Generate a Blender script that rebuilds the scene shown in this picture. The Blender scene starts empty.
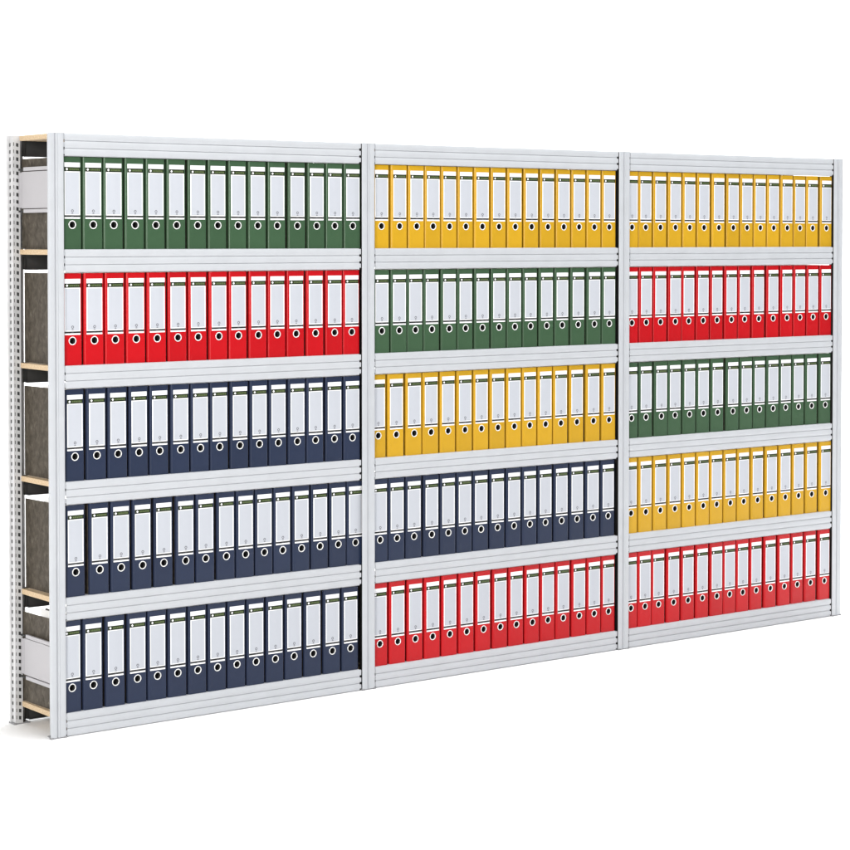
import bpy, bmesh, math, random
from mathutils import Vector, Matrix
random.seed(7)
S = bpy.context.scene
COL = S.collection
R = math.radians

# ------------------------------------------------------------------ camera
cd = bpy.data.cameras.new('camera'); cam = bpy.data.objects.new('camera', cd); COL.objects.link(cam)
cam.location = (-3.3401, -6.5270, 1.7182)
cam.rotation_euler = (R(90 - 1.588), 0, R(-37.163))
cd.sensor_width = 36.0; cd.lens = 2118.45 / 850 * 36
cd.shift_y = -0.1501
cd.clip_start = 0.1; cd.clip_end = 200
S.camera = cam

# ------------------------------------------------------------------ studio light
w = bpy.data.worlds.new('World'); S.world = w; w.use_nodes = True
bg = w.node_tree.nodes['Background']
bg.inputs['Color'].default_value = (0.97, 0.985, 1.0, 1); bg.inputs['Strength'].default_value = 0.22

def area(name, loc, target, size, power, col=(1, 1, 1)):
    l = bpy.data.lights.new(name, 'AREA'); l.shape = 'RECTANGLE'; l.size, l.size_y = size
    l.energy = power; l.color = col
    o = bpy.data.objects.new(name, l); COL.objects.link(o); o.location = loc
    o.rotation_euler = (Vector(target) - Vector(loc)).to_track_quat('-Z', 'Y').to_euler()
    return o
area('softbox_overhead', (4.4, -2.4, 6.5), (3.8, -0.6, 0), (11, 7), 820)
area('softbox_side', (-5.0, -4.0, 2.6), (1.2, 0.1, 1.1), (1.3, 2.4), 430, (1.0, 0.985, 0.96))
area('softbox_backdrop', (10.0, 2.4, 6.0), (10.0, 6.0, 1.5), (16, 2), 1700)

S.view_settings.view_transform = 'Standard'; S.view_settings.look = 'None'
S.view_settings.exposure = 0.0; S.view_settings.gamma = 1.0

# ------------------------------------------------------------------ materials
def mat(name, col, rough=.5, metal=0., var=0., vscale=8., bump=0., bscale=600., objvar=0., spec=.5, streak=None):
    m = bpy.data.materials.new(name); m.use_nodes = True
    nt = m.node_tree; b = nt.nodes['Principled BSDF']
    b.inputs['Roughness'].default_value = rough; b.inputs['Metallic'].default_value = metal
    b.inputs['Specular IOR Level'].default_value = spec
    b.inputs['Base Color'].default_value = (*col, 1)
    src = None
    if var or bump or objvar:
        tc = nt.nodes.new('ShaderNodeTexCoord')
    if var:
        n = nt.nodes.new('ShaderNodeTexNoise'); n.inputs['Scale'].default_value = vscale
        n.inputs['Detail'].default_value = 5
        if streak:
            mp = nt.nodes.new('ShaderNodeMapping'); mp.inputs['Scale'].default_value = streak
            nt.links.new(tc.outputs['Object'], mp.inputs['Vector']); nt.links.new(mp.outputs['Vector'], n.inputs['Vector'])
        else:
            nt.links.new(tc.outputs['Object'], n.inputs['Vector'])
        mr = nt.nodes.new('ShaderNodeMapRange'); mr.inputs['From Min'].default_value = .3; mr.inputs['From Max'].default_value = .7
        mr.inputs['To Min'].default_value = 1 - var; mr.inputs['To Max'].default_value = 1 + var
        nt.links.new(n.outputs['Fac'], mr.inputs['Value'])
        src = mr.outputs['Result']
        rr = nt.nodes.new('ShaderNodeMath'); rr.operation = 'MULTIPLY'; rr.inputs[1].default_value = rough
        nt.links.new(src, rr.inputs[0]); nt.links.new(rr.outputs[0], b.inputs['Roughness'])
    if objvar:
        oi = nt.nodes.new('ShaderNodeObjectInfo')
        m2 = nt.nodes.new('ShaderNodeMapRange'); m2.inputs['To Min'].default_value = 1 - objvar; m2.inputs['To Max'].default_value = 1 + objvar
        nt.links.new(oi.outputs['Random'], m2.inputs['Value'])
        if src:
            mm = nt.nodes.new('ShaderNodeMath'); mm.operation = 'MULTIPLY'
            nt.links.new(src, mm.inputs[0]); nt.links.new(m2.outputs['Result'], mm.inputs[1]); src = mm.outputs[0]
        else: src = m2.outputs['Result']
    if src:
        h = nt.nodes.new('ShaderNodeHueSaturation'); h.inputs['Color'].default_value = (*col, 1)
        nt.links.new(src, h.inputs['Value']); nt.links.new(h.outputs['Color'], b.inputs['Base Color'])
    if bump:
        n2 = nt.nodes.new('ShaderNodeTexNoise'); n2.inputs['Scale'].default_value = bscale; n2.inputs['Detail'].default_value = 3
        nt.links.new(tc.outputs['Object'], n2.inputs['Vector'])
        bp = nt.nodes.new('ShaderNodeBump'); bp.inputs['Strength'].default_value = bump; bp.inputs['Distance'].default_value = .001
        nt.links.new(n2.outputs['Fac'], bp.inputs['Height']); nt.links.new(bp.outputs['Normal'], b.inputs['Normal'])
    return m

def ramp_mat(name, stops, scale, detail, rough, stretch=None, bump=0.0):
    m = bpy.data.materials.new(name); m.use_nodes = True
    nt = m.node_tree; b = nt.nodes['Principled BSDF']; b.inputs['Roughness'].default_value = rough
    b.inputs['Specular IOR Level'].default_value = .25
    tc = nt.nodes.new('ShaderNodeTexCoord'); mp = nt.nodes.new('ShaderNodeMapping')
    mp.inputs['Scale'].default_value = stretch or (1, 1, 1)
    n = nt.nodes.new('ShaderNodeTexNoise'); n.inputs['Scale'].default_value = scale; n.inputs['Detail'].default_value = detail
    n.inputs['Roughness'].default_value = .65; n.inputs['Distortion'].default_value = .6
    cr = nt.nodes.new('ShaderNodeValToRGB'); e = cr.color_ramp.elements
    e[0].position, e[0].color = stops[0][0], (*stops[0][1], 1)
    e[1].position, e[1].color = stops[-1][0], (*stops[-1][1], 1)
    for p, c in stops[1:-1]:
        q = e.new(p); q.color = (*c, 1)
    nt.links.new(tc.outputs['Object'], mp.inputs['Vector']); nt.links.new(mp.outputs['Vector'], n.inputs['Vector'])
    nt.links.new(n.outputs['Fac'], cr.inputs['Fac']); nt.links.new(cr.outputs['Color'], b.inputs['Base Color'])
    return m

M = {}
M['steel'] = mat('pale grey coated steel', (0.448, 0.463, 0.487), .30, .0, .03, 14, .04, 900, .015)
M['steel_rear'] = mat('galvanised steel', (0.52, 0.52, 0.525), .35, .05, .08, 22, .05, 700)
M['dark_steel_shade'] = mat('near-black steel of hooks and painted shade', (.03, .03, .03), .7)  # painted shade for post hollows, beam channels and gaps; also the plate hooks
M['plate'] = mat('white coated side plate', (0.3848, 0.3737, 0.3885), .45, 0, .02, 9)
M['foot'] = mat('grey plastic foot', (.24, .24, .25), .6)
M['board'] = ramp_mat('particle board', [(.3, (.40, .28, .16)), (.5, (.55, .41, .26)), (.7, (.66, .54, .38))], 160, 4, .7, (1, 1, 2))
M['marble'] = ramp_mat('grey cloud marbled paper', [(.32, (.037, .031, .023)), (.5, (.072, .060, .046)), (.62, (.096, .082, .063)), (.75, (.18, .165, .135))], 55, 6, .6, (1, 1, .6))
M['lining'] = mat('white lining paper', (.86, .86, .85), .7)
M['label'] = mat('white label pocket', (0.837, 0.837, 0.8463), .4)
M['insert'] = mat('pale insert card', (0.4446, 0.4636, 0.5054), .5, 0, .015, 30)
M['print'] = mat('black print', (.012, .012, .012), .5)
M['grey_print'] = mat('grey print', (.13, .13, .15), .5)
M['band'] = mat('black green band edge', (.006, .009, .004), .5, spec=.2)
M['olive'] = mat('dark green printed band', (.019, .031, .008), .5, spec=.2)
M['band_text'] = mat('pale green lettering', (.085, .12, .04), .5)
M['ring'] = mat('nickel plated ring', (.80, .80, .79), .25, .35)
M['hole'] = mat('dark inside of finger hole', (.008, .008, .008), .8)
SP = dict(spec=.24, objvar=.06, var=.03, vscale=25, bump=.12, bscale=900)
M['green'] = mat('green binder spine', (0.0410, 0.0850, 0.0440), .24, **SP)
M['red'] = mat('red binder spine', (0.435, 0.0045, 0.0085), .24, **SP)
M['blue'] = mat('dark blue binder spine', (0.0165, 0.0250, 0.0540), .26, **SP)
M['yellow'] = mat('yellow binder spine', (0.500, 0.285, 0.0150), .24, **SP)
M['floor'] = mat('white studio floor', (.93, .93, .93), .9, 0, .005, 2, spec=.1)

# ------------------------------------------------------------------ mesh builder
class MB:
    def __init__(s): s.v = []; s.f = []; s.mi = []; s.sm = []; s.mats = []
    def m(s, mt):
        if mt not in s.mats: s.mats.append(mt)
        return s.mats.index(mt)
    def poly(s, pts, mt, smooth=False):
        i = len(s.v); s.v += [tuple(p) for p in pts]; s.f.append(list(range(i, i + len(pts))))
        s.mi.append(s.m(mt)); s.sm.append(smooth)
    def grid(s, rows, mt, smooth=False, close=False):
        i = len(s.v); n = len(rows[0])
        for r in rows: s.v += [tuple(p) for p in r]
        for a in range(len(rows) - 1):
            for b in range(n if close else n - 1):
                c = (b + 1) % n
                s.f.append([i + a * n + b, i + a * n + c, i + (a + 1) * n + c, i + (a + 1) * n + b])
                s.mi.append(s.m(mt)); s.sm.append(smooth)
    def box(s, x0, x1, y0, y1, z0, z1, mt, skip=''):
        P = lambda a, b, c: ((x0, x1)[a], (y0, y1)[b], (z0, z1)[c])
        F = {'f': [(0,0,0),(1,0,0),(1,0,1),(0,0,1)], 'b': [(1,1,0),(0,1,0),(0,1,1),(1,1,1)],
             'l': [(0,1,0),(0,0,0),(0,0,1),(0,1,1)], 'r': [(1,0,0),(1,1,0),(1,1,1),(1,0,1)],
             't': [(0,0,1),(1,0,1),(1,1,1),(0,1,1)], 'd': [(0,1,0),(1,1,0),(1,0,0),(0,0,0)]}
        for k, q in F.items():
            if k not in skip: s.poly([P(*a) for a in q], mt)
    def sheet(s, prof, t, axis, a0, a1, mt):
        """open profile (list of 2-D points) thickened by t to its right, extruded along an axis"""
        n = len(prof); off = []
        for i in range(n):
            d = Vector((0, 0))
            for j in (i - 1, i):
                if 0 <= j < n - 1:
                    e = (Vector(prof[j + 1]) - Vector(prof[j])).normalized(); d += Vector((e.y, -e.x))
            d.normalize(); off.append((prof[i][0] + d.x * t, prof[i][1] + d.y * t))
        loop = list(prof) + off[::-1]
        P = (lambda p, a: (p[0], p[1], a)) if axis == 'z' else (lambda p, a: (a, p[0], p[1]))
        for i in range(len(loop)):
            p, q = loop[i], loop[(i + 1) % len(loop)]
            s.poly([P(p, a0), P(q, a0), P(q, a1), P(p, a1)], mt)
        for a in (a0, a1):
            for i in range(n - 1):
                s.poly([P(prof[i], a), P(prof[i + 1], a), P(off[i + 1], a), P(off[i], a)], mt)
    def mesh(s, name):
        me = bpy.data.meshes.new(name); me.from_pydata(s.v, [], s.f)
        for mt in s.mats: me.materials.append(mt)
        me.polygons.foreach_set('material_index', s.mi); me.polygons.foreach_set('use_smooth', s.sm)
        bm = bmesh.new(); bm.from_mesh(me)
        bmesh.ops.remove_doubles(bm, verts=[v for v in bm.verts], dist=1e-6) if not getattr(s, 'keep', False) else None
        bmesh.ops.recalc_face_normals(bm, faces=bm.faces); bm.to_mesh(me); bm.free()
        me.update(); return me
    def build(s, name, parent=None):
        return link(name, s.mesh(name), parent)

def link(name, data, parent=None):
    o = bpy.data.objects.new(name, data); COL.objects.link(o)
    if parent: o.parent = parent
    return o
def tag(o, label, cat, group=None):
    o['label'] = label; o['category'] = cat
    if group: o['group'] = group

# ------------------------------------------------------------------ setting: white studio sweep
b = MB(); rows = []
prof = [(-20, 0), (4.0, 0)] + [(4.0 + 1.5 * math.sin(R(a)), 1.5 - 1.5 * math.cos(R(a))) for a in range(6, 91, 6)] + [(5.5, 12)]
for y, z in prof: rows.append([(-24, y, z), (34, y, z)])
b.grid(rows, M['floor'], True)
o = b.build('studio_floor'); o['kind'] = 'structure'
# ------------------------------------------------------------------ shelving unit
W = 1.31094; PW = .05836; D = .3227; H = 2.0808; Z1 = 1.681; PITCH = .4; BH = .074
rack = link('shelving_unit', None); rack.location = (0, 0, 0)
tag(rack, 'long pale grey steel shelving unit of three bays and five shelves filled with binders', 'shelving unit')

def front_post(web):
    b = MB(); st = M['steel']
    g = PW / 2
    pr = [(.0, .0045), (.0, .0024), (.0006, .0016), (.0036, .0002), (.0060, -.0003), (.0130, -.0006), (g - .0085, 0), (g - .0062, .0012), (g - .0045, .0046), (g - .0020, .0046),
          (g + .0002, -.0006), (g + .0014, -.0012), (g + .0034, -.0012), (g + .0048, -.0004), (g + .0066, .0012), (g + .0085, .0004), (PW - .010, -.0003), (PW - .0042, .0002), (PW - .0012, .0014), (PW, .003), (PW, .010)]
    b.sheet(pr, -.0012, 'z', .004, H, st)
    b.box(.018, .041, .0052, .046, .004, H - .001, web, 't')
    return b.mesh('upright_post')
def rear_post():
    """back plate plus a punched box section that shows two columns of slots"""
    b = MB(); st = M['steel_rear']; dk = M['dark_steel_shade']
    pr = [(.006, D - .014), (.0, D - .014), (.0, D - .001), (.001, D), (PW - .001, D), (PW, D - .001), (PW, D - .014), (PW - .006, D - .014)]
    b.sheet(pr, .0012, 'z', .004, H, st)
    xa, xb, ya, yb = .005, .034, D - .040, D - .0015
    # punched faces: slots 25 mm apart, slanted edges
    def punched(P, wd, cols, sl):
        n = int((H - .02) / .025); z0 = .004
        us = [0] + [u for c in cols for u in c] + [wd]
        sk = lambda u: sl * (u / wd - .5)
        for i in range(n):
            za = .010 + i * .025 + .007; zb_ = za + .0125; zc = za + .0185 if i < n - 1 else H
            for k in range(len(us) - 1):
                u0, u1 = us[k], us[k + 1]
                s0, s1 = (sk(u0), sk(u1)); l0, l1 = (0, 0) if i == 0 else (s0, s1); t0, t1 = (0, 0) if i == n - 1 else (s0, s1)
                b.poly([P(u0, z0 + l0), P(u1, z0 + l1), P(u1, za + s1), P(u0, za + s0)], st)
                if k % 2 == 0: b.poly([P(u0, za + s0), P(u1, za + s1), P(u1, zb_ + s1), P(u0, zb_ + s0)], st)
                b.poly([P(u0, zb_ + s0), P(u1, zb_ + s1), P(u1, zc + t1), P(u0, zc + t0)], st)
            z0 = zc
    punched(lambda u, z: (xa, yb - u, z), yb - ya, [(.010, .0225)], .005)
    punched(lambda u, z: (xa + u, ya, z), xb - xa, [(.0035, .0058), (.0135, .0225)], -.006)
    b.poly([(xb, ya, .004), (xb, yb, .004), (xb, yb, H), (xb, ya, H)], st)
    # near-black core, painting in the shade behind the slots, set 2.5 mm inside
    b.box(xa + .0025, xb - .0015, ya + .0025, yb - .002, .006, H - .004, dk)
    return b.mesh('upright_post')
def foot(rear):
    b = MB(); y0, y1 = ((-.002, .05) if not rear else (D - .044, D + .002))
    ye = y0 + .014 if not rear else y1
    b.box(-.0012, .009, y0, ye, 0, .0056, M['foot'])
    b.box(PW - .009, PW + .0012, y0, ye, 0, .0056, M['foot'])
    b.box(.009, PW - .009, y0 + .004, y1 - .004, 0, .0038, M['foot'])
    return b.mesh('foot_cap')

def beam_mesh(L, h):
    b = MB(); st = M['steel']
    y = .0052; g = .0034
    def band(z0, z1):                       # softly bulged strip of sheet
        n = 5
        return [(y - .0013 * math.sin(math.pi * i / n), z0 + (z1 - z0) * i / n) for i in range(n + 1)]
    za = h * .33; zb_ = h * .665
    pr = [(.044, -.0005), (y + .003, -.0005)] + band(-.0022, -za + .0016) + [(y + g, -za - .0002), (y + g, -za - .0010)] + band(-za - .0026, -zb_ + .0016) \
        + [(y + g, -zb_ - .0002), (y + g, -zb_ - .0010)] + band(-zb_ - .0026, -h + .0022) + [(y + .003, -h), (.030, -h)]
    b.sheet(pr, .0012, 'x', 0, L, st)
    # near-black strips: shade painted onto the inner side of the channel
    q = y + g + .0018
    b.box(.003, L - .003, q, q + .001, -h + .0016, -.0022, M['dark_steel_shade'])
    b.box(.003, L - .003, q + .001, .030, -h + .0014, -h + .0020, M['dark_steel_shade'])
    # hook brackets in the gap at each end, notched at the grooves
    for x0, x1 in ((-.0048, 0), (L, L + .0080)):
        for z0, z1 in ((-za + .0042, -.0015), (-zb_ + .0042, -za - .0052), (-h + .0055, -zb_ - .0052)):
            b.box(x0, x1, y - .0006, y + .006, z0, z1, st)
        b.box(x0 - .002 if x0 < 0 else x0, x1 + (.003 if x0 > 0 else 0), y + .0085, y + .012, -h + .001, -.001, M['dark_steel_shade'])  # near-black backing, shade painted into the gap behind the brackets
    return b.mesh('shelf_beam')
LB = W - PW - .0168
bm_me, br_me = beam_mesh(LB, .078), beam_mesh(LB, .0725)
fe_me, fp_me, rp_me, ff_me, rf_me = front_post(M['steel']), front_post(M['dark_steel_shade']), rear_post(), foot(False), foot(True)  # shared posts get a near-black web, painting the gap beside them as shaded
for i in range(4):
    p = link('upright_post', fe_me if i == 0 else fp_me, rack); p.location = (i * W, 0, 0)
    link('foot_cap', ff_me, p)
    p = link('upright_post', rp_me, rack); p.location = (i * W, 0, 0)
    p['label'] = 'galvanised rear upright punched with slots'
    link('foot_cap', rf_me, p)

def board_mesh(x0):
    b = MB(); x1 = W + .016
    b.box(x0, x1, .047, D - .042, -.0185, -.0006, M['board'])
    return b.mesh('shelf_board')
bd0, bd1 = board_mesh(.031), board_mesh(.043)
SHELF_Z = [Z1 - PITCH * k for k in range(5)]
for bay in range(3):
    for z in [Z1 + PITCH - .0006] + SHELF_Z:
        o = link('shelf_board', bd0 if bay == 0 else bd1, rack); o.location = (bay * W, 0, z)
        o = link('shelf_beam', bm_me, rack); o.location = (bay * W + PW + .005, 0, z)
        o = link('shelf_beam', br_me, rack); o.location = ((bay + 1) * W - .0110, D, z); o.rotation_euler = (0, 0, math.pi)

def side_plate_mesh():
    b = MB(); m = M['plate']; z0, z1 = 0, .132; y0, y1 = .050, D - .066
    b.box(.0265, .030, y0, y1, z0 + .002, z1 - .002, m)
    for a, c in ((z0 - .0135, z0 - .001), (z1 + .001, z1 + .0135)):      # rolled hems
        b.box(.024, .032, y0, y1 - .018, a, c, m)
        b.box(.027, .031, y1 - .018, D - .04, a + .002, c - .004, M['dark_steel_shade'])
    b.box(.0255, .0285, y1 - .001, D - .044, z0 + .004, z1 - .004, m)
    return b.mesh('side_plate')
spm = side_plate_mesh()
for z in (1.822, .179):
    o = link('side_plate', spm, rack); o.location = (0, 0, z)

# ------------------------------------------------------------------ binders
SW, SH, SD, RZ = .0774, .318, .285, .085
def arc(cx, cy, r, a0, a1, n): return [(cx + r * math.cos(R(a0 + (a1 - a0) * i / n)), cy + r * math.sin(R(a0 + (a1 - a0) * i / n))) for i in range(n + 1)]
def spine_mesh(m):
    b = MB(); r = .0085; wrap = .013; h = SW / 2
    hw = .0175; hr = .0118
    left = [(-h, wrap)] + arc(-h + r, r, r, 180, 270, 6)
    right = arc(h - r, r, r, 270, 360, 6) + [(h, wrap)]
    for pr in (left, right):
        b.grid([[(x, y, z) for x, y in pr] for z in (0, SH)], m, True)
    xs = (-h + r, -hw, hw, h - r); zs = (0, RZ - hw, RZ + hw, SH)
    for i in range(3):
        for j in range(3):
            if i == 1 and j == 1: continue
            b.poly([(xs[i], 0, zs[j]), (xs[i+1], 0, zs[j]), (xs[i+1], 0, zs[j+1]), (xs[i], 0, zs[j+1])], m)
    n = 32; cir, sq = [], []
    for k in range(n + 1):
        a = R(45 + 360 * k / n); c, s_ = math.cos(a), math.sin(a); q = hw / max(abs(c), abs(s_))
        cir.append((hr * c, 0, RZ + hr * s_)); sq.append((q * c, 0, RZ + q * s_))
    b.grid([cir, sq], m)
    b.grid([cir, [(x, .0025, z) for x, y, z in cir]], m)
    # inner lining of the spine and its top and bottom edges
    t = .0025
    for z in (0, SH):
        pts = left[1:] + right[:-1]
        for p, q in zip(pts[:-1], pts[1:]):
            k = lambda u: (max(-h + t, min(h - t, u[0])), max(u[1], t), z)
            b.poly([(*p, z), (*q, z), k(q), k(p)], m)
    b.keep = True
    return b.mesh('spine')
def cover_mesh():
    b = MB(); t = .0024
    b.box(-t, 0, .006, SD, .0005, SH - .0005, M['marble'], 'r')
    b.poly([(0, .006, .0005), (0, SD, .0005), (0, SD, SH - .0005), (0, .006, SH - .0005)], M['lining'])
    b.poly([(.0004, .009, .002), (.0004, SD - .003, .002), (.0004, SD - .003, SH - .002), (.0004, .009, SH - .002)], M['lining'])
    return b.mesh('side_cover')
def label_mesh():
    b = MB(); x = .0305
    b.box(-x, x, -.0005, .0003, .1055, .2985, M['label'])
    b.box(-x + .0035, x - .0035, -.0007, -.0004, .1205, .2655, M['insert'])
    b.box(-x + .0035, x - .0035, -.0007, -.0004, .2875, .2885, M['insert'])
    b.box(-x, x, -.0009, -.0004, .1112, .1176, M['print'])
    b.box(-.0045, .0040, -.0011, -.0008, .1126, .1140, M['grey_print'])
    # small round symbol with a stroke under it
    ci = [[(r * math.cos(R(a)), -.0009, .1325 + r * math.sin(R(a))) for a in range(0, 361, 20)] for r in (.0052, .0027)]
    b.grid(ci, M['grey_print'])
    b.box(-.0034, .0034, -.0009, -.0006, .1225, .1252, M['grey_print'])
    return b.mesh('label')
def band_mesh():
    b = MB(); x = .0305; zc = .2755
    b.box(-x, x, -.0012, -.0004, .2685, .2828, M['band'])
    b.box(-x + .0022, x - .0022, -.00125, -.001, .2708, .2808, M['olive'])
    e = [(-.0260, .0), (-.0232, .0026), (-.0212, .0050), (-.0192, .0026), (-.0164, .0), (-.0192, -.0026), (-.0212, -.0050), (-.0232, -.0026)]
    b.poly([(px, -.0014, zc + pz) for px, pz in e], M['label'])
    u = -.0110
    for k, wd in enumerate((.0042, .0034, .0030, .0046, .0030, .0038, .0050)):
        b.box(u, u + wd, -.0014, -.0010, zc - .0028, zc + (.0030 if k % 3 else .0022), M['band_text']); u += wd + .0016
    return b.mesh('header_band')
def ring_mesh():
    b = MB(); pr = [(.0115, .0018), (.0115, -.0007), (.0121, -.0014), (.0131, -.0017), (.0142, -.0012), (.0148, -.0002), (.0148, .0004)]
    b.grid([[(r * math.cos(R(a)), y, RZ + r * math.sin(R(a))) for r, y in pr] for a in range(0, 361, 12)], M['ring'], True)
    return b.mesh('finger_ring')
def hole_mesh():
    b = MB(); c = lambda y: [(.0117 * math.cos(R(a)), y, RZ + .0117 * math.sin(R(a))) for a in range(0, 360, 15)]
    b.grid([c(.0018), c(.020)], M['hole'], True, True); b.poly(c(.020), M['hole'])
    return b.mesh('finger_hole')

cov, lab, ban, rin, hol = cover_mesh(), label_mesh(), band_mesh(), ring_mesh(), hole_mesh()
def make_binder(color):
    t = link('ring_binder', None)
    link('spine', spine_mesh(M[color]), t)
    o = link('side_cover', cov, t); o.location = (-SW / 2 + .0027, 0, 0)
    o = link('side_cover', cov, t); o.location = (SW / 2 - .0027, 0, 0); o.rotation_euler = (0, 0, 0); o.scale = (-1, 1, 1)
    l = link('label', lab, t); link('header_band', ban, l)
    r = link('finger_ring', rin, t); link('finger_hole', hol, r)
    return t
def copy_tree(o, parent=None):
    c = o.copy(); COL.objects.link(c)
    if parent: c.parent = parent
    for ch in o.children: copy_tree(ch, c)
    return c
COLORS = [['green', 'red', 'blue', 'blue', 'blue'], ['yellow', 'green', 'yellow', 'blue', 'red'], ['yellow', 'red', 'green', 'yellow', 'red']]
# binder centres along each shelf, tenths of a millimetre from the bay's left upright
SPOTS = [[[956,1771,2570,3407,4242,5088,5961,6800,7666,8512,9369,10255,11103,11929,12749],[949,1795,2609,3448,4285,5133,5977,6833,7670,8533,9360,10182,11047,11907,12711],[1027,1875,2706,3548,4373,5223,6055,6867,7721,8554,9383,10222,11040,11901,12723],[1034,1970,2803,3663,4535,5419,6255,7133,7945,8767,9583,10410,11247,12084,12880],[874,1694,2568,3441,4252,5073,5906,6734,7573,8391,9236,10076,10927,11789,12629]],[[991,1834,2667,3464,4272,5094,5910,6752,7604,8450,9323,10173,11000,11819,12647],[988,1822,2619,3416,4271,5068,5914,6773,7594,8408,9248,10099,10960,11831,12660],[838,1681,2550,3354,4213,5037,5886,6713,7551,8382,9207,10024,10902,11791,12656],[909,1709,2534,3400,4215,5039,5858,6702,7541,8373,9215,10068,10913,11768,12617],[906,1752,2609,3446,4294,5136,5989,6852,7693,8528,9357,10161,11026,11849,12664]],[[810,1606,2461,3315,4163,5036,5903,6798,7634,8479,9316,10162,11000,11810,12739],[813,1633,2462,3333,4133,4974,5824,6685,7520,8382,9307,10172,11010,11876,12733],[812,1649,2525,3322,4185,5027,5879,6809,7647,8477,9316,10146,10967,11815,12709],[810,1649,2496,3337,4171,5014,5834,6662,7516,8363,9254,10120,10977,11863,12758],[810,1606,2402,3274,4124,4985,5854,6651,7471,8318,9209,10094,10952,11801,12697]]]
ORD = ['leftmost', 'second from left', 'third from left', 'fourth from left', 'fifth from left', 'sixth from left', 'seventh from left', 'middle one',
       'seventh from right', 'sixth from right', 'fifth from right', 'fourth from right', 'third from right', 'second from right', 'rightmost']
BAY = ['left-hand bay', 'middle bay', 'right-hand bay']; SHELF = ['top shelf', 'second shelf down', 'middle shelf', 'fourth shelf', 'bottom shelf']
proto = {}
for bay in range(3):
    for k in range(5):
        c = COLORS[bay][k]; cn = 'dark blue' if c == 'blue' else c
        for i, u in enumerate(SPOTS[bay][k]):
            if c not in proto: o = proto[c] = make_binder(c)
            else: o = copy_tree(proto[c])
            lo = (bay * W + u * 1e-4, .0125 + random.uniform(-.0012, .002), SHELF_Z[k] + .0003)
            o.location = lo; o.rotation_euler = (0, 0, R(random.uniform(-.35, .35)))
            if i == 0 and bay == 0:
                o.rotation_euler = (0, 0, R(0.2 if k == 1 else 2.2))
                lb = f'{cn} binder at the open left end of the {SHELF[k]}, marbled grey side showing'
            else:
                lb = f'{cn} binder, {ORD[i]} on the {SHELF[k]} of the {BAY[bay]}'
            tag(o, lb, 'binder', f'{cn} binders on the {SHELF[k]} of the {BAY[bay]}')
